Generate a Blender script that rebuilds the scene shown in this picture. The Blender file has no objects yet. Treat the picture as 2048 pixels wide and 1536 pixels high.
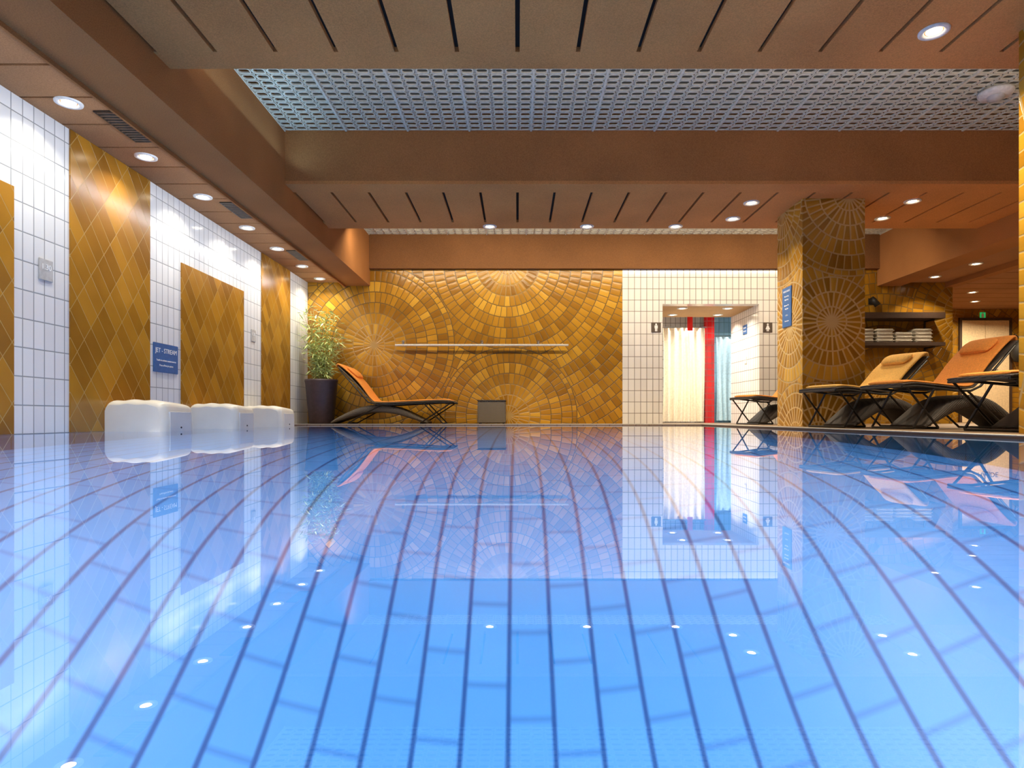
import bpy, bmesh, math, random
from mathutils import Vector, Matrix
random.seed(7)
S = bpy.context.scene
COL = S.collection
F = 1250.0; PX = 1035.0; PY = 835.0; CZ = 0.12
PI = math.pi

def wx(px, Y): return (px-PX)*Y/F
def wz(py, Y): return CZ+(PY-py)*Y/F

# ------------------------------------------------------------ node helpers
def newmat(name, rough=0.5, color=(0.8,0.8,0.8), metal=0.0, spec=0.5, coat=0.0):
    m = bpy.data.materials.new(name); m.use_nodes = True
    b = m.node_tree.nodes['Principled BSDF']
    b.inputs['Base Color'].default_value = (*color,1)
    b.inputs['Roughness'].default_value = rough
    b.inputs['Metallic'].default_value = metal
    b.inputs['Specular IOR Level'].default_value = spec
    b.inputs['Coat Weight'].default_value = coat
    return m, m.node_tree, b

def MT(nt, op, a, b=None, c=None):
    n = nt.nodes.new('ShaderNodeMath'); n.operation = op
    for i, v in enumerate((a,b,c)):
        if v is None: continue
        if isinstance(v,(int,float)): n.inputs[i].default_value = v
        else: nt.links.new(v, n.inputs[i])
    return n.outputs[0]

def pos(nt):
    g = nt.nodes.new('ShaderNodeNewGeometry')
    s = nt.nodes.new('ShaderNodeSeparateXYZ')
    nt.links.new(g.outputs['Position'], s.inputs[0])
    return s.outputs[0], s.outputs[1], s.outputs[2], g.outputs['Position']

def ramp(nt, fac, stops):
    r = nt.nodes.new('ShaderNodeValToRGB')
    e = r.color_ramp.elements
    while len(e) > 1: e.remove(e[-1])
    e[0].position = stops[0][0]; e[0].color = (*stops[0][1],1)
    for p,c in stops[1:]:
        x = e.new(p); x.color = (*c,1)
    nt.links.new(fac, r.inputs[0])
    return r.outputs[0]

def mix(nt, fac, a, b):
    n = nt.nodes.new('ShaderNodeMix'); n.data_type = 'RGBA'
    if isinstance(fac,(int,float)): n.inputs[0].default_value = fac
    else: nt.links.new(fac, n.inputs[0])
    for i,v in ((6,a),(7,b)):
        if isinstance(v,tuple): n.inputs[i].default_value = (*v,1)
        else: nt.links.new(v, n.inputs[i])
    return n.outputs[2]

def wnoise(nt, a, b, c=0.0):
    v = nt.nodes.new('ShaderNodeCombineXYZ')
    for i,s in enumerate((a,b,c)):
        if isinstance(s,(int,float)): v.inputs[i].default_value = s
        else: nt.links.new(s, v.inputs[i])
    w = nt.nodes.new('ShaderNodeTexWhiteNoise'); w.noise_dimensions = '3D'
    nt.links.new(v.outputs[0], w.inputs['Vector'])
    return w.outputs['Value']

def noise(nt, p, scale, detail=3.0):
    n = nt.nodes.new('ShaderNodeTexNoise')
    n.inputs['Scale'].default_value = scale; n.inputs['Detail'].default_value = detail
    nt.links.new(p, n.inputs['Vector'])
    return n.outputs[0]

def maprange(nt, v, a, b, c=0.0, d=1.0):
    n = nt.nodes.new('ShaderNodeMapRange')
    nt.links.new(v, n.inputs[0])
    for i,x in enumerate((a,b,c,d)): n.inputs[i+1].default_value = x
    return n.outputs[0]

def bump(nt, b, h, strength=0.3, dist=0.01):
    n = nt.nodes.new('ShaderNodeBump')
    n.inputs['Strength'].default_value = strength; n.inputs['Distance'].default_value = dist
    nt.links.new(h, n.inputs['Height']); nt.links.new(n.outputs[0], b.inputs['Normal'])

def grid(nt, u, v, w, h, stag=0.0):
    uu = MT(nt,'DIVIDE',u,w); col = MT(nt,'FLOOR',uu)
    vv = MT(nt,'DIVIDE',v,h)
    if stag: vv = MT(nt,'MULTIPLY_ADD',col,stag,vv)
    row = MT(nt,'FLOOR',vv)
    fu = MT(nt,'FRACT',uu); fv = MT(nt,'FRACT',vv)
    du = MT(nt,'MULTIPLY',MT(nt,'MINIMUM',fu,MT(nt,'SUBTRACT',1.0,fu)),w)
    dv = MT(nt,'MULTIPLY',MT(nt,'MINIMUM',fv,MT(nt,'SUBTRACT',1.0,fv)),h)
    return MT(nt,'MINIMUM',du,dv), wnoise(nt,col,row), du, dv

def tile_mat(name, w, h, g, tile, grout, stag=0.0, rough=0.12, var=0.08, mode='uz'):
    m, nt, b = newmat(name, rough)
    x,y,z,p = pos(nt)
    if mode == 'uz': u = MT(nt,'ADD',x,y); v = z
    else: u = x; v = y
    d, r, du, dv = grid(nt,u,v,w,h,stag)
    f = maprange(nt,d,g*0.5,g*0.5+0.0025)
    dark = tuple(c*(1-var) for c in tile)
    c = mix(nt, r, dark, tile)
    nt.links.new(mix(nt,f,grout,c), b.inputs['Base Color'])
    nt.links.new(maprange(nt,f,0,1,0.7,rough), b.inputs['Roughness'])
    hh = MT(nt,'ADD',f,MT(nt,'MULTIPLY',noise(nt,p,9.0,1.0),0.4))
    bump(nt,b,hh,0.3,0.003)
    return m

def pool_mat(name):
    m, nt, b = newmat(name, 0.4)
    x,y,z,p = pos(nt)
    d, r, du, dv = grid(nt,MT(nt,'ADD',x,0.035),y,0.1755,0.30,0.37)
    fu = maprange(nt,du,0.0035,0.015)
    fv = maprange(nt,dv,0.001,0.018,0.38,1.0)
    c = mix(nt,r,(0.065,0.33,0.88),(0.08,0.36,0.93))
    c = mix(nt,fv,(0.02,0.17,0.60),c)
    c = mix(nt,fu,(0.006,0.09,0.38),c)
    nt.links.new(c, b.inputs['Base Color'])
    return m

GOLD = [(0.0,(0.18,0.072,0.005)),(0.35,(0.32,0.145,0.009)),(0.7,(0.50,0.245,0.016)),(1.0,(0.72,0.41,0.045))]
def diamond_mat(name):
    m, nt, b = newmat(name, 0.25)
    x,y,z,p = pos(nt)
    u = MT(nt,'ADD',MT(nt,'MULTIPLY',y,0.80),MT(nt,'MULTIPLY',z,0.60))
    v = MT(nt,'SUBTRACT',MT(nt,'MULTIPLY',z,0.60),MT(nt,'MULTIPLY',y,0.80))
    d, r, du, dv = grid(nt,u,v,0.13,0.26,0.0)
    f = maprange(nt,d,0.0015,0.004)
    n = noise(nt,p,2.2,2.0)
    fac = MT(nt,'ADD',MT(nt,'MULTIPLY',r,0.40),MT(nt,'MULTIPLY',n,0.55))
    c = ramp(nt,fac,[(q,(a*0.9,b_*0.85,c_)) for q,(a,b_,c_) in GOLD])
    nt.links.new(mix(nt,f,(0.46,0.29,0.09),c), b.inputs['Base Color'])
    hh = MT(nt,'ADD',f,MT(nt,'MULTIPLY',noise(nt,p,14.0,2.0),0.5))
    bump(nt,b,hh,0.35,0.004)
    return m

def mosaic_mat(name, centers, w=0.18, n0=18, dn=9, grout=(0.48,0.30,0.09), dark=1.0, gw=0.0038, gdark=0.32):
    """centers: list (u, z, R); u = x+y ; first one is the field"""
    m, nt, b = newmat(name, 0.25)
    x,y,z,p = pos(nt)
    u = MT(nt,'ADD',x,y)
    cu, cz, _ = centers[0]
    bord = None
    for (a,c,R) in centers[1:]:
        du = MT(nt,'SUBTRACT',u,a); dz = MT(nt,'SUBTRACT',z,c)
        dist = MT(nt,'SQRT',MT(nt,'ADD',MT(nt,'MULTIPLY',du,du),MT(nt,'MULTIPLY',dz,dz)))
        k = MT(nt,'LESS_THAN',dist,R)
        cu = MT(nt,'MULTIPLY_ADD',k,MT(nt,'SUBTRACT',a,cu),cu)
        cz = MT(nt,'MULTIPLY_ADD',k,MT(nt,'SUBTRACT',c,cz),cz)
        e = MT(nt,'ABSOLUTE',MT(nt,'SUBTRACT',dist,R))
        if bord is None: bord = e
        else:
            mn = MT(nt,'MINIMUM',bord,e)
            bord = MT(nt,'MULTIPLY_ADD',k,MT(nt,'SUBTRACT',e,mn),mn)
    dx = MT(nt,'SUBTRACT',u,cu); dz = MT(nt,'SUBTRACT',z,cz)
    r = MT(nt,'SQRT',MT(nt,'ADD',MT(nt,'MULTIPLY',dx,dx),MT(nt,'MULTIPLY',dz,dz)))
    rr = MT(nt,'DIVIDE',r,w); ring = MT(nt,'FLOOR',rr); fr = MT(nt,'FRACT',rr)
    th = MT(nt,'ADD',MT(nt,'DIVIDE',MT(nt,'ARCTAN2',dz,dx),2*PI),0.5)
    N = MT(nt,'MULTIPLY_ADD',ring,dn,n0)
    fa = MT(nt,'ADD',MT(nt,'MULTIPLY',th,N),MT(nt,'MULTIPLY',wnoise(nt,ring,7.7,2.2),MT(nt,'GREATER_THAN',ring,0.5)))
    ia = MT(nt,'FLOOR',fa); ff = MT(nt,'FRACT',fa)
    et = MT(nt,'DIVIDE',MT(nt,'MULTIPLY',MT(nt,'MULTIPLY',MT(nt,'MINIMUM',ff,MT(nt,'SUBTRACT',1.0,ff)),r),2*PI),N)
    er = MT(nt,'MULTIPLY',MT(nt,'MINIMUM',fr,MT(nt,'SUBTRACT',1.0,fr)),w)
    gt = maprange(nt,r,0.25,0.85,gw*1.8,gw*0.9)
    d1 = MT(nt,'SUBTRACT',et,gt); d2 = MT(nt,'SUBTRACT',er,gw*1.4)
    d = MT(nt,'MINIMUM',d1,d2)
    if bord is not None: d = MT(nt,'MINIMUM',d,MT(nt,'SUBTRACT',bord,gw*1.4))
    f = MT(nt,'MULTIPLY',d,300.0)
    cl = nt.nodes.new('ShaderNodeClamp'); nt.links.new(f,cl.inputs[0]); f = cl.outputs[0]
    # pillowed face of each tile, for the relief
    pil_ = maprange(nt,d,0.0,0.03)
    rnd = wnoise(nt,ring,ia,cu)
    rr2 = wnoise(nt,ring,cu,4.0)
    fac = MT(nt,'ADD',MT(nt,'MULTIPLY',rnd,0.44),MT(nt,'MULTIPLY',rr2,0.30))
    fac = MT(nt,'ADD',fac,MT(nt,'MULTIPLY',noise(nt,p,1.3,2.0),0.40))
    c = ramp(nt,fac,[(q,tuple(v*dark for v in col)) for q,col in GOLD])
    gc = mix(nt, maprange(nt,r,0.30,0.75), grout, tuple(v*gdark for v in grout))
    nt.links.new(mix(nt,f,gc,c), b.inputs['Base Color'])
    hh = MT(nt,'ADD',MT(nt,'MULTIPLY_ADD',pil_,0.6,f),MT(nt,'MULTIPLY',noise(nt,p,14.0,2.0),0.5))
    bump(nt,b,hh,0.5,0.006)
    return m

def speckle_mat(name, base, rough=0.85, amt=0.3, scale=120, big=1.2):
    m, nt, b = newmat(name, rough, spec=0.2)
    x,y,z,p = pos(nt)
    f = MT(nt,'ADD',MT(nt,'MULTIPLY',noise(nt,p,scale,3.0),0.6),MT(nt,'MULTIPLY',noise(nt,p,big,3.0),0.4))
    c = ramp(nt,f,[(0.3,tuple(v*(1-amt) for v in base)),(0.7,tuple(min(1,v*(1+amt)) for v in base))])
    nt.links.new(c,b.inputs['Base Color'])
    bump(nt,b,noise(nt,p,scale,3.0),0.25,0.003)
    return m

def emis_mat(name, color, strength, base=None):
    m, nt, b = newmat(name, 0.4, base or color)
    b.inputs['Emission Color'].default_value = (*color,1)
    b.inputs['Emission Strength'].default_value = strength
    return m

def noisy(name, color, rough=0.5, metal=0.0, scale=30, amt=0.12, bstr=0.1):
    m, nt, b = newmat(name, rough, metal=metal)
    tc = nt.nodes.new('ShaderNodeTexCoord')
    n = noise(nt, tc.outputs['Object'], scale, 3.0)
    c = ramp(nt,n,[(0.3,tuple(v*(1-amt) for v in color)),(0.7,tuple(min(1,v*(1+amt)) for v in color))])
    nt.links.new(c,b.inputs['Base Color'])
    bump(nt,b,n,bstr,0.003)
    return m

def wicker_mat(name, c1, c2):
    m, nt, b = newmat(name, 0.55)
    tc = nt.nodes.new('ShaderNodeTexCoord')
    s = nt.nodes.new('ShaderNodeSeparateXYZ'); nt.links.new(tc.outputs['Object'], s.inputs[0])
    u = MT(nt,'ADD',s.outputs[0],s.outputs[1])
    a = MT(nt,'SINE',MT(nt,'MULTIPLY',u,260.0)); c = MT(nt,'SINE',MT(nt,'MULTIPLY',MT(nt,'ADD',s.outputs[2],s.outputs[1]),330.0))
    f = MT(nt,'MULTIPLY_ADD',MT(nt,'MULTIPLY',a,c),0.5,0.5)
    nt.links.new(mix(nt,f,c1,c2), b.inputs['Base Color'])
    bump(nt,b,f,0.6,0.006)
    return m

M = {}
M['white'] = tile_mat('white_wall_tile',0.104,0.208,0.006,(0.82,0.84,0.86),(0.28,0.30,0.32))
M['white2'] = tile_mat('white_wall_tile_dark_joint',0.104,0.192,0.007,(0.88,0.86,0.82),(0.22,0.19,0.16))
M['red'] = tile_mat('red_wall_tile',0.104,0.12,0.008,(0.70,0.015,0.02),(0.35,0.1,0.09))
M['bluetile'] = tile_mat('light_blue_wall_tile',0.104,0.208,0.008,(0.40,0.68,0.86),(0.2,0.4,0.5))
M['diamond'] = diamond_mat('amber_diamond_tile')
Yf = 10.6
M['mosaic'] = mosaic_mat('amber_fan_mosaic',[(-0.17+Yf,2.72,0),(-2.43+Yf,1.35,1.36),(-0.15+Yf,0.15,1.16)])
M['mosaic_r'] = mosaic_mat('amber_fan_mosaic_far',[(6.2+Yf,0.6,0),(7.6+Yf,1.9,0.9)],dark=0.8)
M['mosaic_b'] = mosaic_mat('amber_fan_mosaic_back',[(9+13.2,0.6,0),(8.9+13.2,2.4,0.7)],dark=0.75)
pil = [(3.60+7.16,1.22,0),(3.8+7.16,2.66,0.92),(3.45+7.16,-0.1,0.62)]
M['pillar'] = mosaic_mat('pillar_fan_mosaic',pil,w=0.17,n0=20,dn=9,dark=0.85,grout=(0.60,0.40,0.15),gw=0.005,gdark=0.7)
M['ceil'] = speckle_mat('brown_chipboard_ceiling',(0.56,0.245,0.078))
M['beam'] = speckle_mat('shade_darkened_beam',(0.38,0.165,0.056))  # ceiling brown darkened in the colour, for shade on the beams
M['beamd'] = speckle_mat('darkened_far_beam',(0.20,0.09,0.034))  # far beam darkened in the colour to offset the recess fill light
M['soff'] = speckle_mat('tan_brown_soffit',(0.38,0.19,0.085))
M['tan'] = speckle_mat('tan_lobby_ceiling',(0.50,0.32,0.16))
M['slot'] = newmat('dark_slot',0.9,(0.012,0.008,0.006))[0]
M['deck'] = tile_mat('brown_deck_tile',0.2,0.2,0.008,(0.20,0.13,0.075),(0.10,0.06,0.04),mode='xy',rough=0.5)
M['pool'] = pool_mat('blue_pool_tile')
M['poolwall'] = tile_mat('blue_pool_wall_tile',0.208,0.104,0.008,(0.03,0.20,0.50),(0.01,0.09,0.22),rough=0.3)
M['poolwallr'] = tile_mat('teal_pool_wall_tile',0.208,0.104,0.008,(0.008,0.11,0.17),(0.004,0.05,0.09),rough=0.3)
M['coping'] = speckle_mat('pale_coping',(0.55,0.50,0.42),rough=0.5,amt=0.1)
M['plaster'] = speckle_mat('brown_plaster',(0.30,0.18,0.09))
M['metalw'] = noisy('white_enamel',(0.75,0.75,0.73),0.3)
M['chrome'] = noisy('brushed_steel',(0.75,0.74,0.72),0.22,1.0,60,0.05,0.02)
M['black'] = noisy('black_metal',(0.02,0.02,0.02),0.4)
M['bulb'] = emis_mat('lamp_glow',(1.0,0.86,0.62),12.0)
M['fiber'] = noisy('cream_fibreglass',(0.80,0.78,0.70),0.3,0,4,0.04,0.05)
M['fiberb'] = noisy('pale_fibreglass',(0.74,0.75,0.74),0.3,0,4,0.04,0.05)
M['orange'] = noisy('orange_fabric',(0.80,0.29,0.045),0.8,0,70,0.12,0.25)
M['orange2'] = noisy('amber_yellow_fabric',(0.90,0.52,0.12),0.8,0,70,0.12,0.25)
M['wicker'] = wicker_mat('grey_brown_wicker',(0.03,0.022,0.015),(0.20,0.16,0.11))
M['wickerd'] = wicker_mat('dark_wicker',(0.012,0.009,0.007),(0.08,0.06,0.045))
M['pot'] = noisy('dark_plum_ceramic',(0.07,0.045,0.05),0.45,0,20,0.15,0.05)
M['soil'] = noisy('soil',(0.03,0.02,0.01),0.9)
M['stem'] = noisy('bamboo_stem',(0.30,0.30,0.06),0.5)
M['leaf'] = noisy('pale_green_leaf',(0.58,0.68,0.28),0.5,0,3,0.45,0.05)
M['signblue'] = noisy('blue_sign_plate',(0.03,0.13,0.36),0.35)
M['signgrey'] = noisy('grey_sign_plate',(0.50,0.50,0.50),0.4)
M['signbrown'] = noisy('dark_brown_sign_plate',(0.11,0.085,0.07),0.4)
M['ink'] = newmat('white_lettering',0.5,(0.9,0.9,0.9))[0]
M['inkdark'] = newmat('dark_lettering',0.5,(0.03,0.03,0.04))[0]
M['grille'] = noisy('pale_metal_grille',(0.68,0.65,0.54),0.45)
M['grilleback'] = emis_mat('faint_glow_recess_back',(0.17,0.17,0.14),0.09,(0.10,0.095,0.07))  # faint glow added to the recess backing, which is no lamp
M['curtain'] = noisy('cream_curtain_cloth',(0.84,0.76,0.60),0.8)
M['curtainb'] = noisy('pale_blue_curtain_cloth',(0.50,0.74,0.88),0.8)
M['redp'] = noisy('red_plate',(0.7,0.01,0.01),0.4)
M['doorb'] = noisy('beige_door',(0.76,0.60,0.38),0.5)
M['towel'] = noisy('white_towelling',(0.58,0.55,0.48),0.95,0,90,0.1,0.4)
M['shelf'] = noisy('dark_wood_shelf',(0.05,0.028,0.018),0.5)
M['green'] = emis_mat('green_exit_plate',(0.02,0.45,0.12),0.6)
M['bag'] = noisy('black_nylon',(0.01,0.01,0.012),0.6)
# water
m = bpy.data.materials.new('clear_water'); m.use_nodes = True
nt = m.node_tree; nt.nodes.clear()
o = nt.nodes.new('ShaderNodeOutputMaterial'); g = nt.nodes.new('ShaderNodeBsdfGlass')
g.inputs['IOR'].default_value = 1.38; g.inputs['Roughness'].default_value = 0.0
g.inputs['Color'].default_value = (1,1,1,1)
nt.links.new(g.outputs[0], o.inputs[0]); M['water'] = m

# ------------------------------------------------------------ mesh helpers
def mk(name, bm, mats, loc=(0,0,0), smooth=False):
    me = bpy.data.meshes.new(name); bm.normal_update(); bm.to_mesh(me); bm.free()
    if not isinstance(mats,(list,tuple)): mats = [mats]
    for t in mats: me.materials.append(t)
    if smooth:
        for f in me.polygons: f.use_smooth = True
    ob = bpy.data.objects.new(name, me); ob.location = loc
    COL.objects.link(ob)
    return ob

def addbox(bm, x0,x1,y0,y1,z0,z1, mi=0):
    vs = [bm.verts.new((x,y,z)) for x in (x0,x1) for y in (y0,y1) for z in (z0,z1)]
    for q in ((0,1,3,2),(4,6,7,5),(0,4,5,1),(2,3,7,6),(0,2,6,4),(1,5,7,3)):
        f = bm.faces.new([vs[i] for i in q]); f.material_index = mi
    return vs

def box(name, x0,x1,y0,y1,z0,z1, mat, bevel=0.0, loc=(0,0,0)):
    bm = bmesh.new(); addbox(bm,x0,x1,y0,y1,z0,z1)
    if bevel:
        bmesh.ops.bevel(bm, geom=bm.edges[:], offset=bevel, segments=3, affect='EDGES', profile=0.5)
    return mk(name,bm,mat,loc)

def struct(ob, **k):
    ob['kind'] = 'structure'
    for a,b in k.items(): ob[a] = b
    return ob

def addtube(bm, pts, r, n=8, mi=0):
    pts = [Vector(p) for p in pts]; rings = []
    for i,p in enumerate(pts):
        a = pts[max(0,i-1)]; b = pts[min(len(pts)-1,i+1)]
        t = (b-a).normalized()
        up = Vector((0,0,1)) if abs(t.z) < 0.95 else Vector((0,1,0))
        s = t.cross(up).normalized(); q = s.cross(t)
        rr = r[i] if isinstance(r,(list,tuple)) else r
        rings.append([bm.verts.new(p+(s*math.cos(2*PI*k/n)+q*math.sin(2*PI*k/n))*rr) for k in range(n)])
    for i in range(len(rings)-1):
        for k in range(n):
            f = bm.faces.new((rings[i][k],rings[i][(k+1)%n],rings[i+1][(k+1)%n],rings[i+1][k])); f.material_index = mi; f.smooth = True
    for rg in (rings[0],rings[-1]):
        try: bm.faces.new(rg).material_index = mi
        except: pass

def catmull(pts, n=8):
    P = [Vector(p) for p in pts]; out = []
    for i in range(len(P)-1):
        p0 = P[max(0,i-1)]; p1 = P[i]; p2 = P[i+1]; p3 = P[min(len(P)-1,i+2)]
        for k in range(n):
            t = k/n
            out.append(0.5*((2*p1)+(p2-p0)*t+(2*p0-5*p1+4*p2-p3)*t*t+(3*p1-p0-3*p2+p3)*t**3))
    out.append(P[-1]); return out

def addloft(bm, path, hw, th, mi=0, n=20, e=0.35):
    """path in local XZ plane; hw/th float or function of t"""
    rings = []
    L = len(path)
    for i,p in enumerate(path):
        a = path[max(0,i-1)]; b = path[min(L-1,i+1)]
        t = (b-a).normalized(); nrm = Vector((-t.z,0,t.x))
        tt = i/(L-1)
        w = hw(tt) if callable(hw) else hw; h = (th(tt) if callable(th) else th)/2
        ring = []
        for k in range(n):
            an = 2*PI*k/n; c = math.cos(an); s = math.sin(an)
            cy = math.copysign(abs(c)**e, c); cs = math.copysign(abs(s)**(e*1.6), s)
            ring.append(bm.verts.new(p+Vector((0,1,0))*cy*w+nrm*cs*h))
        rings.append(ring)
    for i in range(L-1):
        for k in range(n):
            f = bm.faces.new((rings[i][k],rings[i+1][k],rings[i+1][(k+1)%n],rings[i][(k+1)%n])); f.material_index = mi; f.smooth = True
    bm.faces.new(rings[0]); bm.faces.new(rings[-1][::-1])

def addcyl(bm, c, r, h, n=24, mi=0, r2=None, smooth=True):
    r2 = r if r2 is None else r2
    a = [bm.verts.new((c[0]+r*math.cos(2*PI*k/n), c[1]+r*math.sin(2*PI*k/n), c[2])) for k in range(n)]
    b = [bm.verts.new((c[0]+r2*math.cos(2*PI*k/n), c[1]+r2*math.sin(2*PI*k/n), c[2]+h)) for k in range(n)]
    for k in range(n):
        f = bm.faces.new((a[k],a[(k+1)%n],b[(k+1)%n],b[k])); f.smooth = smooth; f.material_index = mi
    bm.faces.new(a[::-1]).material_index = mi; bm.faces.new(b).material_index = mi

def revolve(bm, prof, n=32, mi=0):
    rings = [[bm.verts.new((r*math.cos(2*PI*k/n), r*math.sin(2*PI*k/n), z)) for k in range(n)] for r,z in prof]
    for i in range(len(rings)-1):
        for k in range(n):
            f = bm.faces.new((rings[i][k],rings[i][(k+1)%n],rings[i+1][(k+1)%n],rings[i+1][k])); f.smooth = True; f.material_index = mi
    return rings

def empty(name, loc, label, cat, group=None, rot=0.0):
    e = bpy.data.objects.new(name, None); e.empty_display_size = 0.1
    e.location = loc; e.rotation_euler = (0,0,rot); COL.objects.link(e)
    e['label'] = label; e['category'] = cat
    if group: e['group'] = group
    return e

def tag(ob, label, cat, group=None):
    ob['label'] = label; ob['category'] = cat
    if group: ob['group'] = group
    return ob

def textmesh(name, body, size, mat, parent, loc, rot, align='CENTER'):
    cu = bpy.data.curves.new(name,'FONT'); cu.body = body; cu.size = size
    cu.align_x = align; cu.align_y = 'CENTER'; cu.extrude = 0.0008
    tmp = bpy.data.objects.new(name+'_tmp', cu); COL.objects.link(tmp)
    dg = bpy.context.evaluated_depsgraph_get(); dg.update()
    me = bpy.data.meshes.new_from_object(tmp.evaluated_get(dg))
    bpy.data.objects.remove(tmp)
    me.materials.clear(); me.materials.append(mat)
    ob = bpy.data.objects.new(name, me); COL.objects.link(ob)
    ob.parent = parent; ob.location = loc; ob.rotation_euler = rot
    return ob

def light(name, kind, loc, energy, color, rot=(0,0,0), **k):
    d = bpy.data.lights.new(name, kind); d.energy = energy; d.color = color
    for a,b in k.items(): setattr(d,a,b)
    ob = bpy.data.objects.new(name,d); ob.location = loc; ob.rotation_euler = rot
    COL.objects.link(ob); return ob

# ------------------------------------------------------------ shell
XL = -3.56; XP = 2.80; YF = 10.6; YE = 9.5; YB = -3.0; XR = 10.9; YBK = 13.2
ZC = 2.63; ZS = 2.41; ZT = 3.45; DZ = 0.015; PD = -2.5
struct(box('wall_left',XL-0.2,XL,YB,YF,-0.02,ZS,M['white']))
pn = 1
def yl(px): return F*3.56/(PX-px)
for (a,b,top) in ((2.6,yl(25),1.75),(yl(138),yl(298),ZS-0.002),(yl(361),yl(486),1.757),(yl(522),yl(579),ZS-0.002),(0.6,2.0,ZS-0.002)):
    struct(box('trim_%d'%pn,XL+0.0005,XL+0.012,a,b,0.001,top,M['diamond'])); pn += 1
DX0, DX1, DT = 2.46, 4.10, 2.045
struct(box('wall_far',XL,1.78,YF,YF+0.2,-0.02,ZT,M['mosaic']))
bm = bmesh.new()
addbox(bm,1.78,DX0,YF,YF+0.2,-0.02,ZT); addbox(bm,DX1,5.2,YF,YF+0.2,-0.02,ZT); addbox(bm,DX0,DX1,YF,YF+0.2,DT,ZT)
struct(mk('wall_doorway',bm,M['white2']))
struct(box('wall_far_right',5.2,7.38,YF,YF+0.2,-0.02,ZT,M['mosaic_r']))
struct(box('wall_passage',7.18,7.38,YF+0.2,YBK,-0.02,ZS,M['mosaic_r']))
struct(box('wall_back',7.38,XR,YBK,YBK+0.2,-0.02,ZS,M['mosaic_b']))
struct(box('wall_right',XR,XR+0.2,YB,YBK,-0.02,ZS,M['plaster']))
struct(box('wall_near',XL,XR,YB-0.2,YB,PD-0.15,ZS,M['plaster']))
# shower lobby behind the doorway
struct(box('wall_lobby_right',DX1,DX1+0.15,YF+0.2,12.0,0,DT,M['white2']))
struct(box('wall_lobby_left',DX0-0.15,DX0,YF+0.2,YBK,0,DT+0.35,M['white2']))
struct(box('wall_shower_back',DX0,5.3,YBK,YBK+0.2,0,DT+0.35,M['white2']))
struct(box('wall_shower_right',5.1,5.3,12.0,YBK,0,DT+0.35,M['bluetile']))
struct(box('ceiling_lobby',DX0,DX1,YF+0.2,12.0,DT+0.001,DT+0.1,M['tan']))
struct(box('ceiling_shower',DX0,5.1,12.0,YBK,DT+0.2,DT+0.35,M['white2']))
# floor deck
struct(box('floor',XP,XR,YB,YE,PD-0.15,DZ,M['deck']))
struct(box('floor_far_deck',XL,XR,YE,YBK,PD-0.15,DZ,M['deck']))
struct(box('floor_pool',XL,XP,YB,YE,PD-0.15,PD,M['pool']))
struct(box('wall_pool_left',XL,XL+0.01,YB,YE-0.02,PD,-0.03,M['poolwall']))
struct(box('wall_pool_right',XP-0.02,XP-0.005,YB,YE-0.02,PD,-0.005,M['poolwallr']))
struct(box('wall_pool_far',XL+0.01,XP-0.02,YE-0.02,YE-0.005,PD,-0.03,M['poolwall']))
struct(box('trim_20',XP,XP+0.09,YB,YE,DZ,DZ+0.006,M['coping']))
struct(box('trim_21',XL,XP,YE,YE+0.09,DZ,DZ+0.006,M['coping']))
bm = bmesh.new()
vs = [bm.verts.new(v) for v in ((XL,YB,0),(XP,YB,0),(XP,YE,0),(XL,YE,0))]; bm.faces.new(vs)
w = mk('pool_water',bm,M['water']); w['kind'] = 'stuff'; tag(w,'still clear blue swimming pool water filling the tiled basin','water')

# ceiling
XB0, XB1, XB2, XB3 = -2.92, -2.5, 6.1, 6.5
struct(box('trim_30',XB0,XB1,YB,YF,2.35,ZT,M['beam']))
struct(box('trim_31',XB2,XB3,YB,YF,2.35,ZT,M['beam']))
struct(box('trim_32',7.25,7.42,YB,YF,2.33,ZS,M['beam']))
struct(box('trim_33',XB0,XB0+0.02,YB,YF,2.318,2.349,M['beam']))  # made-up housing for the added strip that brightens the left wall
def bay(name, y0, y1, s0, s1):
    bm = bmesh.new()
    addbox(bm,XB1,XB2,y0,y1,ZC+0.035,ZT,1)
    addbox(bm,XB1,XB2,y0,s0,ZC,ZC+0.035,0); addbox(bm,XB1,XB2,s1,y1,ZC,ZC+0.035,0)
    k = math.floor(XB1/0.415)
    while k*0.415 < XB2:
        a = max(XB1,k*0.415+0.015); b = min(XB2,(k+1)*0.415-0.015)
        if b > a: addbox(bm,a,b,s0,s1,ZC,ZC+0.034,0)
        k += 1
    addbox(bm,XB1+0.001,XB2-0.001,s0,s1,ZC+0.0341,ZC+0.0349,2)
    return struct(mk(name,bm,[M['ceil'],M['beam'],M['slot']]))
bay('ceiling',YB,4.5,YB+0.2,4.29)
bay('ceiling_middle',6.72,8.3,6.97,8.04)
struct(box('ceiling_far_beam',XB1,XB2,10.52,YF,ZC,ZT,M['beamd']))
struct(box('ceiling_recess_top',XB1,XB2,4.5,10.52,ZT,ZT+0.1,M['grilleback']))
def soffit(name, x0, x1, sx0, sx1, y1):
    bm = bmesh.new()
    addbox(bm,x0,x1,YB,y1,ZS+0.03,ZS+0.2,1)
    if sx0 > x0: addbox(bm,x0,sx0,YB,y1,ZS,ZS+0.0299,0)
    if sx1 < x1: addbox(bm,sx1,x1,YB,y1,ZS,ZS+0.0299,0)
    y = YB
    while y < y1:
        addbox(bm,sx0,sx1,y+0.012,min(y1,y+0.415-0.012),ZS,ZS+0.0299,0); y += 0.415
    return struct(mk(name,bm,[M['soff'],M['slot']]))
soffit('ceiling_left_soffit',XL-0.2,XB0,XL-0.2,-3.0,YF)
soffit('ceiling_right_soffit',XB3,XR,7.6,XR-0.3,YBK)

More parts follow.
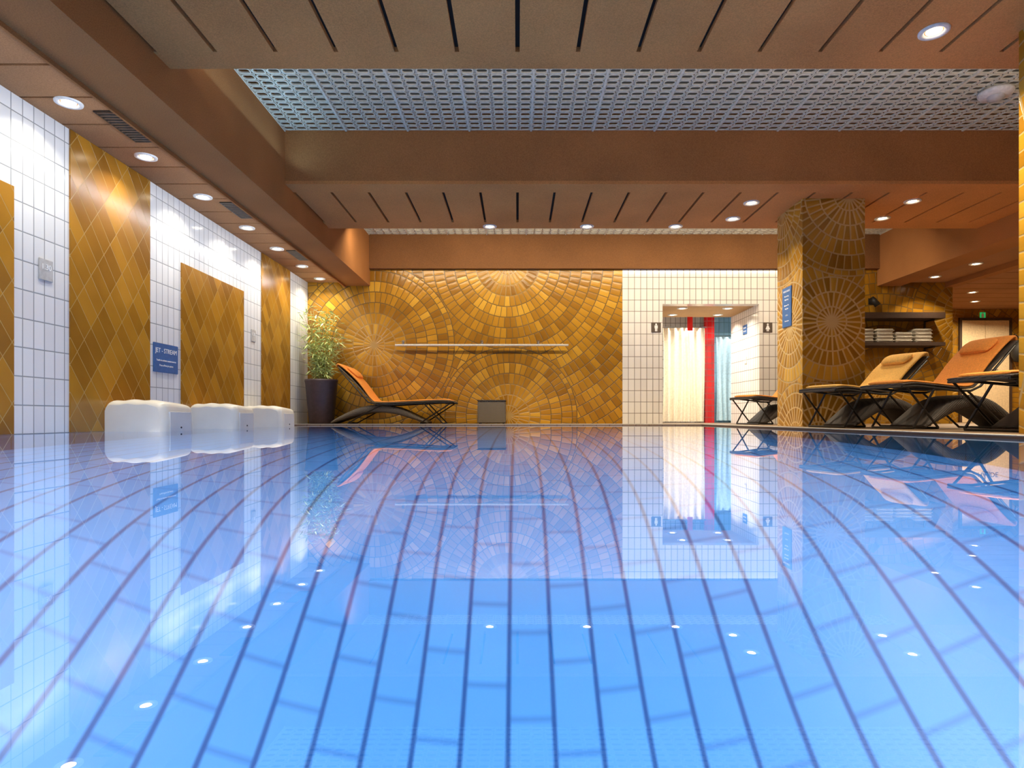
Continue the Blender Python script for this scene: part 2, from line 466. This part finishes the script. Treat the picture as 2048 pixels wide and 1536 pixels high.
# ceiling grilles
PW = 0.6615; PL = 2.2
bm = bmesh.new()
cols, rows = 5, 22
cw = PW/cols; ch = PL/rows
for i in range(cols):
    for j in range(rows):
        cx = (i+0.5)*cw; cy = (j+0.5)*ch
        def loop(hx,hy,c,z):
            P = [(hx-c,hy),(hx,hy-c),(hx,-hy+c),(hx-c,-hy),(-hx+c,-hy),(-hx,-hy+c),(-hx,hy-c),(-hx+c,hy)]
            return [bm.verts.new((cx+a,cy+b,z)) for a,b in P]
        o0 = loop(cw*0.44,ch*0.42,0.020,0); i0 = loop(cw*0.44-0.011,ch*0.42-0.011,0.014,0)
        o1 = loop(cw*0.44,ch*0.42,0.020,0.014); i1 = loop(cw*0.44-0.011,ch*0.42-0.011,0.014,0.014)
        for k in range(8):
            q = (k+1)%8
            bm.faces.new((o0[k],o0[q],i0[q],i0[k])); bm.faces.new((o0[k],o1[k],o1[q],o0[q])); bm.faces.new((i0[k],i0[q],i1[q],i1[k]))
for j in range(rows+1): addbox(bm,0,PW,max(0,j*ch-0.003),j*ch+0.003,0.004,0.010)
for i in range(1,cols): addbox(bm,i*cw-0.003,i*cw+0.003,0,PL,0.0041,0.0099)
addbox(bm,0,0.010,0,PL,-0.010,0.020); addbox(bm,PW-0.010,PW,0,PL,-0.010,0.020)
gr0 = mk('ceiling_grille',bm,M['grille'],(XB1,4.51,3.2))
tag(gr0,'pale metal lattice grille of rounded rings under the ceiling recess','ceiling grille','lattice grilles in the ceiling recesses')
for yb in (4.51,8.31):
    for i in range(13):
        if i == 0 and yb < 5: continue
        c = gr0.copy(); c.location = (XB1+i*PW, yb, 3.2); COL.objects.link(c)

# pillars
def pillar(y0,y1):
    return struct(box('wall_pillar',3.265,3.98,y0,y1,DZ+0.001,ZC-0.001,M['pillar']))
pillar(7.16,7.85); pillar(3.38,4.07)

# ------------------------------------------------------------ downlights
def downlight(loc, r=0.068):
    e = empty('downlight',loc,'round recessed ceiling downlight with white ring, switched on','ceiling light','recessed downlights')
    bm = bmesh.new()
    revolve(bm,[(r*1.35,0.0),(r*1.33,-0.010),(r*1.1,-0.014),(r*0.92,-0.010),(r*0.8,-0.001)],28)
    t = mk('trim_ring',bm,M['metalw']); t.parent = e
    bm = bmesh.new(); revolve(bm,[(r*0.70,-0.002),(r*0.5,-0.009),(r*0.02,-0.013)],24)
    b = mk('bulb',bm,M['bulb']); b.parent = e
    return e
dl0 = downlight((-3.26,4.54,ZS-0.001))
def lampdata(name,en,col,spread=130):
    d = bpy.data.lights.new(name,'AREA'); d.shape = 'DISK'; d.size = 0.075; d.energy = en; d.color = col; d.spread = math.radians(spread); return d
SL = lampdata('downlight_beam_left',6,(1.0,0.90,0.74),130); SM = lampdata('downlight_beam_mid',32,(1.0,0.84,0.62),112); SR = lampdata('downlight_beam_right',15,(1.0,0.80,0.56),115)
SP = lampdata('downlight_beam_pillar',10,(1.0,0.82,0.58),100)
SB = lampdata('downlight_beam_back',34,(1.0,0.80,0.54),150)
SD = lampdata('downlight_beam_lobby',9,(1.0,0.92,0.80))
def addlamp(parent, data):
    o = bpy.data.objects.new('light_beam',data); COL.objects.link(o); o.parent = parent; o.location = (0,0,-0.018)
addlamp(dl0,SL)
pts = []
for py in (313,393,455,497,532,557): pts.append((-3.26,F*2.29/(PY-py),ZS-0.001,SL))
for Y in (3.5,2.4,1.3,0.2): pts.append((-3.26,Y,ZS-0.001,SL))
for px,py in ((1868,62),(1503,405),(1466,437),(1825,402),(1765,436),(1173,455),(980,455),(1349,455)):
    Y = F*2.51/(PY-py); pts.append((wx(px,Y),min(Y,8.2),ZC-0.001,SP if px in (1503,1466,1825,1765) else SM))
for px,py in ((1952,527),(1870,553)):
    Y = F*2.29/(PY-py); pts.append((wx(px,Y),Y,ZS-0.001,SR))
pts += [(9.0,12.3,ZS-0.001,SB),(9.9,12.0,ZS-0.001,SB),(8.3,11.4,ZS-0.001,SB),(8.6,7.5,ZS-0.001,SB),(6.85,7.4,ZS-0.001,SB),(6.85,5.5,ZS-0.001,SB)]
pts += [(4.6,4.0,ZC-0.001,SM),(2.7,3.0,ZC-0.001,SM),(0.0,3.0,ZC-0.001,SM),(-1.8,3.2,ZC-0.001,SM)]
pts += [(2.9,11.0,DT,SD),(3.7,11.0,DT,SD),(2.9,11.7,DT,SD),(3.75,11.7,DT,SD)]
pts += [(3.3,12.15,DT+0.199,SD),(4.3,12.2,DT+0.199,SD)]  # unseen lamps added to brighten the shower curtains
for (a,b,c,d) in pts:
    n = dl0.copy(); n.location = (a,b,c); COL.objects.link(n)
    for chd in list(dl0.children):
        k = chd.copy(); k.parent = n; COL.objects.link(k)
        if k.type == 'LIGHT': k.data = d
    if DT-0.01 < c < DT+0.21: n['label'] = 'small recessed downlight in the doorway lobby ceiling, switched on'

light('recess_fill_far','AREA',(1.5,9.2,2.95),118,(1.0,0.82,0.56),(math.radians(34),0,0),shape='RECTANGLE',size=7.6,size_y=0.12)  # unseen strip added to brighten the far wall
light('recess_strip_blue','AREA',(XB1+0.1,5.6,2.80),4,(0.45,0.75,1.0),(0,math.radians(215),0),shape='RECTANGLE',size=0.1,size_y=2.0)
light('recess_fill_near','AREA',(1.8,4.62,2.75),24,(1.0,0.93,0.80),(math.radians(165),0,0),shape='RECTANGLE',size=8.0,size_y=0.1)  # unseen strip added to brighten the grille from below
# cool fill strip added under the left beam, unseen, to brighten the wall
light('wall_fill_strip','AREA',(XB0-0.012,3.9,2.334),44,(0.90,0.95,1.0),(0,math.radians(36),0),shape='RECTANGLE',size=0.02,size_y=13.0)
# unseen underwater strips added under the pool rim to light the floor
light('pool_fill_left','AREA',(XL+0.06,1.8,-0.35),180,(1.0,0.95,0.92),(0,math.radians(-50),0),shape='RECTANGLE',size=0.15,size_y=9.0)
light('pool_fill_right','AREA',(XP-0.08,1.8,-0.35),180,(1.0,0.95,0.92),(0,math.radians(50),0),shape='RECTANGLE',size=0.15,size_y=9.0)

# air vents
for px,py in ((255,253),(475,420),(600,510)):
    Y = F*2.29/(PY-py); X = -3.08
    e = empty('air_vent',(X,Y,ZS),'dark rectangular slatted air vent in the soffit','air vent','soffit air vents')
    bm = bmesh.new()
    addbox(bm,-0.085,0.085,-0.26,-0.25,-0.012,-0.001); addbox(bm,-0.085,0.085,0.25,0.26,-0.012,-0.001)
    addbox(bm,-0.085,-0.075,-0.25,0.25,-0.012,-0.001); addbox(bm,0.075,0.085,-0.25,0.25,-0.012,-0.001)
    addbox(bm,-0.075,0.075,-0.25,0.25,-0.003,-0.001)
    f = mk('frame',bm,M['black']); f.parent = e
    bm = bmesh.new()
    for k in range(12): 
        yy = -0.23+k*0.042; addbox(bm,-0.075,0.075,yy-0.006,yy+0.006,-0.011,-0.003)
    f = mk('slats',bm,M['signbrown']); f.parent = e

# smoke detector
e = empty('smoke_detector',(4.5,5.88,3.188),'white round smoke detector under the lattice ceiling','smoke detector')
bm = bmesh.new(); revolve(bm,[(0.001,0.0),(0.14,0.0),(0.145,-0.02),(0.13,-0.045),(0.001,-0.05)],32)
o = mk('base',bm,M['metalw']); o.parent = e
bm = bmesh.new(); revolve(bm,[(0.07,-0.05),(0.065,-0.075),(0.03,-0.09),(0.001,-0.092)],24)
o = mk('sensor',bm,M['signgrey']); o.parent = e

# ------------------------------------------------------------ jet units
def jet_unit(Y0):
    e = empty('jet_stream_unit',(XL+0.013,Y0,0.0),'cream moulded counter-current unit with wavy top on the tiled pool wall','pool jet unit','counter-current units along the pool wall')
    bm = bmesh.new()
    W = 0.51; D = 0.50; n = 48
    def top(u): return 0.262+0.012*math.sin(PI*min(1,u*1.1))+0.004*math.sin(u*19)
    NV = 20
    secs = []
    for j in range(NV+1):
        v = j/NV
        e0 = max(0,1-v/0.16); e1 = max(0,(v-0.84)/0.16)
        inset = 0.045*(1-math.sqrt(max(0,1-e0*e0)))+0.04*(1-math.sqrt(max(0,1-e1*e1)))
        drop = inset*0.9+0.030*max(0,v-0.2)
        ring = [(0.0,-0.12)]
        for k in range(6): ring.append((0.0,-0.12+(top(0)-0.06-drop+0.12)*(k+1)/6))
        for k in range(n+1):
            u = k/n
            x = u*(W-inset)
            z = top(u)-drop
            eL = max(0,1-u/0.13); eR = max(0,(u-0.87)/0.13)
            z -= 0.045*(1-math.sqrt(max(0,1-eL*eL)))+0.050*(1-math.sqrt(max(0,1-eR*eR)))
            ring.append((x,z))
        zt = ring[-1][1]
        for k in range(6):
            t = (k+1)/6
            ring.append((W-inset+0.008*math.sin(PI*t), zt*(1-t)-0.12*t))
        secs.append([bm.verts.new((x,v*D,z)) for x,z in ring])
    m_ = len(secs[0])
    for j in range(NV):
        for k in range(m_-1):
            bm.faces.new((secs[j][k],secs[j][k+1],secs[j+1][k+1],secs[j+1][k])).smooth = True
    bm.faces.new(secs[0]); bm.faces.new(secs[-1][::-1])
    bmesh.ops.recalc_face_normals(bm,faces=bm.faces[:])
    o = mk('body',bm,M['fiber']); o.parent = e
    bm = bmesh.new(); addbox(bm,W-0.005,W+0.012,0.07,D-0.07,-0.1,0.175)
    bmesh.ops.bevel(bm,geom=bm.edges[:],offset=0.007,segments=3,affect='EDGES')
    o = mk('side_panel',bm,M['fiberb']); o.parent = e
    bm = bmesh.new(); addcyl(bm,(0,0,0),0.008,0.006,16)
    bmesh.ops.rotate(bm,verts=bm.verts[:],cent=(0,0,0),matrix=Matrix.Rotation(PI/2,3,'Y'))
    bmesh.ops.translate(bm,verts=bm.verts[:],vec=(W+0.0115,0.25,0.03))
    o = mk('nozzle',bm,M['black']); o.parent = e
    return e
for Y0 in (5.37,6.74,8.04): jet_unit(Y0)

# ------------------------------------------------------------ loungers
def lounger(loc, rot, label, back=0.54, cush='orange', wick='wicker', L=1.2, bx=0.62, H=0.0, hw=0.31):
    e = empty('sun_lounger',loc,label,'sun lounger','poolside sun loungers',rot)
    k = (L+bx)/1.82
    ks = L/1.2
    seat = [(0.0,0,0.365+H),(0.05,0,0.372+H),(0.25*ks,0,0.378+H),(0.6*ks,0,0.362+H),(0.95*ks,0,0.345+H),(L,0,0.345+H)]
    bm = bmesh.new()
    for s in (-1,1):
        y = s*(hw-0.015)
        addtube(bm,[(0.0,y,0.335+H),(0.25*ks,y,0.343+H),(0.6*ks,y,0.325+H),(0.95*ks,y,0.305+H),(L,y,0.305+H),(L+0.15*k,y,0.345+H),(L+bx*0.95,y,0.33+H+back*0.92)],0.011,8)
        addtube(bm,[(0.05,y,0.33+H),(0.47*k+0.06,y,0.015),],0.010,8)
        addtube(bm,[(0.42*k+0.06,y,0.33+H),(0.18*k,y,0.015)],0.010,8)
        addtube(bm,[(L*0.95,y,0.305+H),(L+bx*0.75,y,0.015)],0.010,8)
    w_ = hw-0.015
    for xx,zz in ((0.0,0.335+H),(0.47*k+0.06,0.012),(0.18*k,0.012),(0.6*ks,0.325+H),(L+bx*0.95,0.33+H+back*0.92),(L+bx*0.75,0.012)):
        addtube(bm,[(xx,-w_,zz),(xx,w_,zz)],0.010,8)
    o = mk('frame',bm,M['black']); o.parent = e
    path = catmull([(0.42*k,0,0.02),(0.64*k,0,0.11),(0.9*k,0,0.205),(1.2*k,0,0.245),(1.5*k,0,0.205),(1.78*k,0,0.10),(1.95*k,0,0.02)],6)
    bm = bmesh.new(); addloft(bm,path,hw-0.05,lambda t:0.03+0.10*math.sin(PI*t),n=16,e=0.3)
    o = mk('wicker_base',bm,M[wick]); o.parent = e
    bm = bmesh.new(); p = catmull([(a,b,c-0.012) for a,b,c in seat]+[(L+0.12*k,0,0.385+H),(L+bx*0.6,0,0.34+H+back*0.58),(L+bx,0,0.34+H+back)],6)
    addloft(bm,p,hw,0.018,n=12,e=0.25)
    o = mk('wicker_deck',bm,M[wick]); o.parent = e
    cp = catmull([(a,b,c+0.008) for a,b,c in seat[1:]]+[(L+0.10*k,0,0.395+H),(L+bx*0.5,0,0.388+H+back*0.5),(L+bx*0.85,0,0.393+H+back*0.86),(L+bx+0.01,0,0.383+H+back),(L+bx+0.04,0,0.345+H+back)],9)
    bm = bmesh.new()
    addloft(bm,cp,lambda t:hw-0.025-0.02*abs(t-0.5)**3*8,lambda t:((0.022 if t<0.5 else 0.030)+0.010*abs(math.sin(t*PI*8)))*(0.55 if t<0.01 or t>0.99 else 1),n=24,e=0.4)
    o = mk('cushion',bm,M[cush]); o.parent = e
    hp = catmull([(L+bx*0.55,0,0.441+H+back*0.55),(L+bx*0.68,0,0.448+H+back*0.68),(L+bx*0.82,0,0.443+H+back*0.82)],7)
    bm = bmesh.new()
    addloft(bm,hp,lambda t:(hw-0.09)*(0.75+0.25*math.sin(PI*t)**0.5),lambda t:0.015+0.05*math.sin(PI*min(max(t,0.02),0.98))**0.6,n=20,e=0.55)
    o = mk('head_pillow',bm,M[cush]); o.parent = e
    return e
z0 = DZ+0.002
R = math.radians
lounger((wx(912,10.15),10.12,z0),PI,'sun lounger with orange cushion on arched grey wicker base',0.56)
def lfar(fx,fy,deg,label,back,cush='orange',L=0.72,bx=0.50,hw=0.25,H=0.035):
    r = R(deg); return lounger((fx+hw*math.sin(r),fy-hw*math.cos(r),z0),r,label,back,cush,'wickerd',L,bx,H,hw)
lfar(3.17,9.35,20,'orange sun lounger mostly hidden behind the mosaic pillar',0.40)
lfar(2.96,6.58,18,'sun lounger with yellow-orange cushion beside the mosaic pillar',0.36,'orange2')
lfar(3.21,5.86,12,'sun lounger with orange cushion and raised back on the deck',0.42)
lfar(3.24,4.72,12,'sun lounger with orange cushion and dark wicker base near the column',0.42,L=1.0)

# wicker cube table
def cube_table(loc,rot=0.0):
    e = empty('side_table',loc,'dark woven wicker cube side table by the mosaic wall','side table',None,rot)
    bm = bmesh.new(); addbox(bm,-0.225,0.225,-0.2,0.2,0.012,0.365)
    bmesh.ops.bevel(bm,geom=bm.edges[:],offset=0.012,segments=3,affect='EDGES')
    o = mk('body',bm,M['wicker']); o.parent = e
    bm = bmesh.new(); addbox(bm,-0.232,0.232,-0.207,0.207,0.365,0.385)
    bmesh.ops.bevel(bm,geom=bm.edges[:],offset=0.006,segments=2,affect='EDGES')
    o = mk('table_top',bm,M['wickerd']); o.parent = e
    for sx in (-1,1):
        for sy in (-1,1):
            bm = bmesh.new(); addcyl(bm,(sx*0.19,sy*0.165,0),0.015,0.014,12)
            o = mk('foot',bm,M['black']); o.parent = e
    return e
cube_table((wx(984,10.2),10.22,z0))

# planter with bamboo
PXc = wx(643,10.2)
e = empty('potted_bamboo',(PXc,10.2,z0),'leafy bamboo in a tall dark tapered planter beside the tiled wall','potted plant')
bm = bmesh.new(); revolve(bm,[(0.001,0.0),(0.185,0.0),(0.195,0.02),(0.255,0.66),(0.262,0.69),(0.262,0.72),(0.238,0.72),(0.235,0.66)],40)
o = mk('planter',bm,M['pot']); o.parent = e
bm = bmesh.new(); revolve(bm,[(0.236,0.66),(0.12,0.675),(0.001,0.68)],24); o = mk('soil',bm,M['soil']); o.parent = e
bms = bmesh.new(); bml = bmesh.new()
for i in range(26):
    a = random.uniform(0,2*PI); r0 = random.uniform(0.02,0.13); 
    h = random.uniform(0.70,1.30); lean = random.uniform(0.05,0.30)
    P = [Vector((r0*math.cos(a)+lean*t*t*math.cos(a), r0*math.sin(a)*0.9+lean*t*t*math.sin(a)*0.6, 0.66+h*t)) for t in [k/6 for k in range(7)]]
    addtube(bms,P,[0.006*(1-0.1*k) for k in range(7)],6)
    for k in range(34):
        t = random.uniform(0.10,1.0); idx = min(5,int(t*6)); q = P[idx].lerp(P[idx+1],t*6-idx)
        az = random.uniform(0,2*PI); el = random.uniform(-0.5,0.8); Ln = random.uniform(0.09,0.18); wd = random.uniform(0.007,0.013)
        q = q+Vector((math.cos(az),math.sin(az),0))*random.uniform(0,0.09)
        d = Vector((math.cos(az)*math.cos(el),math.sin(az)*math.cos(el),math.sin(el)))
        s = d.cross(Vector((0,0,1))).normalized()
        s = (s+Vector((0,0,random.uniform(-0.6,0.6)))).normalized()
        pts4 = [q, q+d*Ln*0.3+s*wd, q+d*Ln*0.7+s*wd*0.7+Vector((0,0,-0.01)), q+d*Ln+Vector((0,0,-0.03)), q+d*Ln*0.7-s*wd*0.7+Vector((0,0,-0.01)), q+d*Ln*0.3-s*wd]
        for v in pts4:
            v.x = max(v.x, XL+0.03-PXc); v.y = min(v.y, 0.38)
        bml.faces.new([bml.verts.new(v) for v in pts4])
o = mk('stems',bms,M['stem']); o.parent = e
o = mk('leaves',bml,M['leaf']); o.parent = e

# wall rail
x0 = wx(790,10.5); x1 = wx(1137,10.5); zr = wz(690,10.5)
e = empty('wall_handrail',((x0+x1)/2,YF,zr),'long slim steel handrail mounted on the mosaic wall','handrail')
hl = (x1-x0)/2
bm = bmesh.new(); addtube(bm,[(-hl,-0.09,0),(hl,-0.09,0)],0.018,12); o = mk('rail',bm,M['metalw']); o.parent = e
for xx in (-hl+0.12,0.0,hl-0.5):
    bm = bmesh.new(); addtube(bm,[(xx,-0.09,0),(xx,-0.09,0.04),(xx,-0.05,0.06),(xx,-0.001,0.06)],0.010,8)
    addbox(bm,xx-0.02,xx+0.02,-0.008,-0.001,0.03,0.09)
    o = mk('bracket',bm,M['chrome']); o.parent = e

# ------------------------------------------------------------ signs
def sign(name,label,cat,loc,rot,w,h,mat,lines,ink,th=0.01):
    e = empty(name,loc,label,cat); e.rotation_euler = rot
    bm = bmesh.new(); addbox(bm,-w/2,w/2,-h/2,h/2,0.001,th)
    bmesh.ops.bevel(bm,geom=bm.edges[:],offset=0.003,segments=2,affect='EDGES')
    o = mk('plate',bm,mat); o.parent = e
    for (txt,size,yy) in lines:
        textmesh('lettering',txt,size,ink,e,(0,yy,th+0.001),(0,0,0))
    return e
RL = (PI/2,0,PI/2); RF = (PI/2,0,0); RR = (PI/2,0,-PI/2)
sign('jet_stream_sign','blue sign with white lettering on the white tiled wall','sign',(XL,6.32,0.715),RL,0.44,0.29,M['signblue'],
     [('JET - STREAM',0.066,0.07),('Touch to activate countercurrent',0.026,-0.025),('Press off the jet system',0.026,-0.075)],M['ink'])
for Y,z in ((4.71,1.23),(8.41,1.22)):
    sign('depth_marker','small grey pool depth marker plate on the white tiled wall','sign',(XL,Y,z),RL,0.14,0.16,M['signgrey'],[('1.30',0.06,0.02)],M['ink'])
for px,lab in ((1312,'dark square men changing room pictogram beside the doorway'),(1535,'dark square women changing room pictogram beside the doorway')):
    e = sign('pictogram_sign',lab,'sign',(wx(px,YF),YF,wz(655,YF)),RF,0.16,0.17,M['signbrown'],[],M['ink'])
    bm = bmesh.new()
    addcyl(bm,(0,0.052,0.010),0.016,0.002,16)
    if px < 1400: addbox(bm,-0.027,0.027,-0.016,0.034,0.010,0.012); addbox(bm,-0.020,-0.002,-0.066,-0.016,0.010,0.012); addbox(bm,0.002,0.020,-0.066,-0.016,0.010,0.012)
    else:
        vs = [bm.verts.new(v) for v in ((-0.012,0.034,0.012),(-0.040,-0.032,0.012),(0.040,-0.032,0.012),(0.012,0.034,0.012))]; bm.faces.new(vs)
        addbox(bm,-0.018,-0.003,-0.066,-0.032,0.010,0.012); addbox(bm,0.003,0.018,-0.066,-0.032,0.010,0.012)
    o = mk('pictogram',bm,M['ink']); o.parent = e
sign('pool_rules_sign','tall blue pool rules sign with white lettering on the pillar','sign',(3.265,7.56,1.455),RR,0.25,0.48,M['signblue'],
     [('POOL RULES',0.032,0.19),('No running',0.026,0.13),('No diving',0.026,0.09),('Shower first',0.026,0.02),('No glass',0.026,-0.02),('1.30 m',0.026,-0.10),('Thank you',0.028,-0.17)],M['ink'])
sign('direction_sign','small blue sign on the white tiled lobby wall','sign',(DX1,11.25,1.70),RR,0.2,0.17,M['signblue'],[('SAUNA',0.04,0.03),('WELLNESS',0.03,-0.03)],M['ink'])
sign('switch_plate','small white switch plate on the lobby wall','switch',(DX1,11.22,1.15),RR,0.09,0.13,M['metalw'],[('O',0.03,0)],M['inkdark'])

# ------------------------------------------------------------ shower lobby objects
def curtain(label,x0,x1,Y,z0,z1,mat,amp=0.035,per=0.13):
    e = empty('shower_curtain',((x0+x1)/2,Y,z0),label,'curtain')
    bm = bmesh.new(); nx = 120; nz = 14; c = (x0+x1)/2
    V = [[None]*(nz+1) for _ in range(nx+1)]
    for i in range(nx+1):
        for j in range(nz+1):
            x = x0+(x1-x0)*i/nx; t = j/nz
            a = amp*(1.0-0.45*t)
            V[i][j] = bm.verts.new((x-c+0.012*math.sin(t*3+i*0.1), a*math.sin(2*PI*x/per+0.7*math.sin(3*t+x*3)), t*(z1-z0)))
    for i in range(nx):
        for j in range(nz): bm.faces.new((V[i][j],V[i+1][j],V[i+1][j+1],V[i][j+1])).smooth = True
    o = mk('cloth',bm,mat); o.parent = e
    bm = bmesh.new(); addtube(bm,[(x0-c-0.03,0,z1-z0+0.015),(x1-c+0.03,0,z1-z0+0.015)],0.012,10)
    o = mk('rod',bm,M['chrome']); o.parent = e
curtain('long cream shower curtain hanging in folds in the doorway lobby',2.86,3.68,12.3,0.04,1.88,M['curtain'])
curtain('pale blue shower curtain hanging beside the red tiled partition',3.94,4.60,12.40,0.06,1.72,M['curtainb'],0.02,0.11)
struct(box('wall_red_partition',3.74,3.92,12.45,12.55,DZ,DT+0.2,M['red']))
struct(box('wall_blue_partition',3.94,5.1,12.9,12.98,DZ,DT+0.2,M['bluetile']))
bx_ = box('hanging_marker',-0.05,0.05,-0.006,0.006,-0.13,0.13,M['redp'],0.003,(wx(1380,11.9),11.9,1.905))
tag(bx_,'narrow red marker plate hanging from the lobby ceiling','sign')

# ------------------------------------------------------------ wall shelf & towels
def shelf(z,h,lab):
    e = empty('wall_shelf',(6.3,YF,z),lab,'shelf')
    bm = bmesh.new(); addbox(bm,-0.75,0.73,-0.34,-0.001,0,h)
    bmesh.ops.bevel(bm,geom=bm.edges[:],offset=0.004,segments=2,affect='EDGES')
    o = mk('board',bm,M['shelf']); o.parent = e
    for xx in (-0.6,0.6):
        bm = bmesh.new(); addbox(bm,xx-0.012,xx+0.012,-0.25,-0.001,-0.02,-0.001); addbox(bm,xx-0.012,xx+0.012,-0.02,-0.001,-0.14,-0.02)
        o = mk('bracket',bm,M['black']); o.parent = e
shelf(1.75,0.10,'thick dark wooden upper wall shelf on the mosaic wall')
shelf(1.30,0.06,'dark wooden lower wall shelf holding folded towels')
bm = bmesh.new(); addbox(bm,-0.15,0.15,-0.13,0.13,0,0.056)
bmesh.ops.bevel(bm,geom=bm.edges[:],offset=0.024,segments=4,affect='EDGES')
tw = mk('folded_towel',bm,M['towel'],(5.75,YF-0.17,1.361),True); tag(tw,'folded white towel stacked on the dark wall shelf','towel','folded towels on the wall shelf')
for i,x in enumerate((5.75,6.07,6.39,6.71)):
    for j in range((4,4,3,4)[i]):
        if i == 0 and j == 0: continue
        c = tw.copy(); c.location = (x+random.uniform(-0.008,0.008),YF-0.17,1.361+j*0.057); COL.objects.link(c)

# wall spotlight
e = empty('wall_spotlight',(wx(1740,YF),YF,wz(603,YF)),'small black adjustable spotlight on the mosaic wall','spotlight')
bm = bmesh.new(); addbox(bm,-0.03,0.03,-0.015,-0.001,-0.05,0.05); addtube(bm,[(0,-0.01,0),(0,-0.1,0)],0.01,8); o = mk('mount',bm,M['black']); o.parent = e
bm = bmesh.new(); addtube(bm,[(-0.03,-0.1,0.05),(0.0,-0.11,0.0),(0.05,-0.14,-0.09)],[0.03,0.045,0.05],16); o = mk('lamp_head',bm,M['black']); o.parent = e

# ------------------------------------------------------------ back door, exit sign, bag
dx0 = wx(1921,YBK); dx1 = wx(2016,YBK); dz1 = wz(641,YBK)
d = empty('door_1',((dx0+dx1)/2,YBK,DZ),'beige double door in the dark mosaic wall','door'); d['kind'] = 'structure'
hw = (dx1-dx0)/2; H = dz1-DZ
bm = bmesh.new(); addbox(bm,-hw-0.05,-hw,-0.05,-0.001,0,H+0.05); addbox(bm,hw,hw+0.05,-0.05,-0.001,0,H+0.05); addbox(bm,-hw,hw,-0.05,-0.001,H,H+0.05)
o = mk('frame',bm,M['shelf']); o.parent = d
for s in (-1,1):
    bm = bmesh.new(); addbox(bm,min(0.004*s,s*hw*0.995),max(0.004*s,s*hw*0.995),-0.035,-0.001,0.005,H-0.004)
    o = mk('door_leaf',bm,M['doorb']); o.parent = d
    bm = bmesh.new(); addtube(bm,[(s*0.05,-0.035,1.0),(s*0.05,-0.08,1.0),(s*0.05,-0.08,1.2),(s*0.05,-0.035,1.2)],0.01,8)
    o = mk('handle',bm,M['chrome']); o.parent = d
textmesh('lettering','HALDE',0.14,M['inkdark'],d,(0.05,-0.038,wz(744,YBK)-DZ),(PI/2,0,0))
e = sign('exit_sign','small green illuminated emergency exit pictogram above the door','exit sign',(wx(1965,YBK),YBK,2.27),RF,0.12,0.14,M['green'],[],M['ink'])
bm = bmesh.new(); addbox(bm,-0.03,0.02,-0.04,0.04,0.011,0.013); addcyl(bm,(0,0.052,0.011),0.01,0.002,12); o = mk('pictogram',bm,M['ink']); o.parent = e
e = empty('hanging_bag',(wx(2027,YBK),YBK-0.001,1.3),'black nylon bag hanging on a wall hook','bag')
bm = bmesh.new()
rg = [(0.02,0.05,-0.02),(0.10,0.09,0.0),(0.15,0.13,0.12),(0.16,0.13,0.25),(0.11,0.10,0.38),(0.04,0.05,0.44)]
prev = None
for (a,b,z) in rg:
    cur = [bm.verts.new((a*math.cos(2*PI*k/16),-0.15+b*math.sin(2*PI*k/16),z)) for k in range(16)]
    if prev:
        for k in range(16): bm.faces.new((prev[k],prev[(k+1)%16],cur[(k+1)%16],cur[k])).smooth = True
    else: bm.faces.new(cur)
    prev = cur
bm.faces.new(prev)
o = mk('bag_body',bm,M['bag']); o.parent = e
bm = bmesh.new(); addtube(bm,[(-0.05,-0.12,0.40),(-0.03,-0.08,0.52),(0,-0.05,0.56),(0.03,-0.08,0.52),(0.05,-0.12,0.40)],0.01,8); o = mk('strap',bm,M['bag']); o.parent = e
bm = bmesh.new(); addtube(bm,[(0,0,0.56),(0,-0.06,0.55),(0,-0.07,0.58)],0.008,8); o = mk('hook',bm,M['chrome']); o.parent = e

# ------------------------------------------------------------ world, camera
wd = bpy.data.worlds.new('World'); S.world = wd; wd.use_nodes = True
wd.node_tree.nodes['Background'].inputs[0].default_value = (0.02,0.02,0.025,1)
cam = bpy.data.cameras.new('Camera'); co = bpy.data.objects.new('Camera',cam); COL.objects.link(co)
co.location = (0,0,CZ); co.rotation_euler = (PI/2,0,0)
cam.sensor_width = 36; cam.lens = F/2048*36
cam.shift_x = -11/2048; cam.shift_y = 67/2048; cam.clip_start = 0.02; cam.clip_end = 100
S.camera = co
S.view_settings.view_transform = 'Standard'
S.view_settings.exposure = 0.15
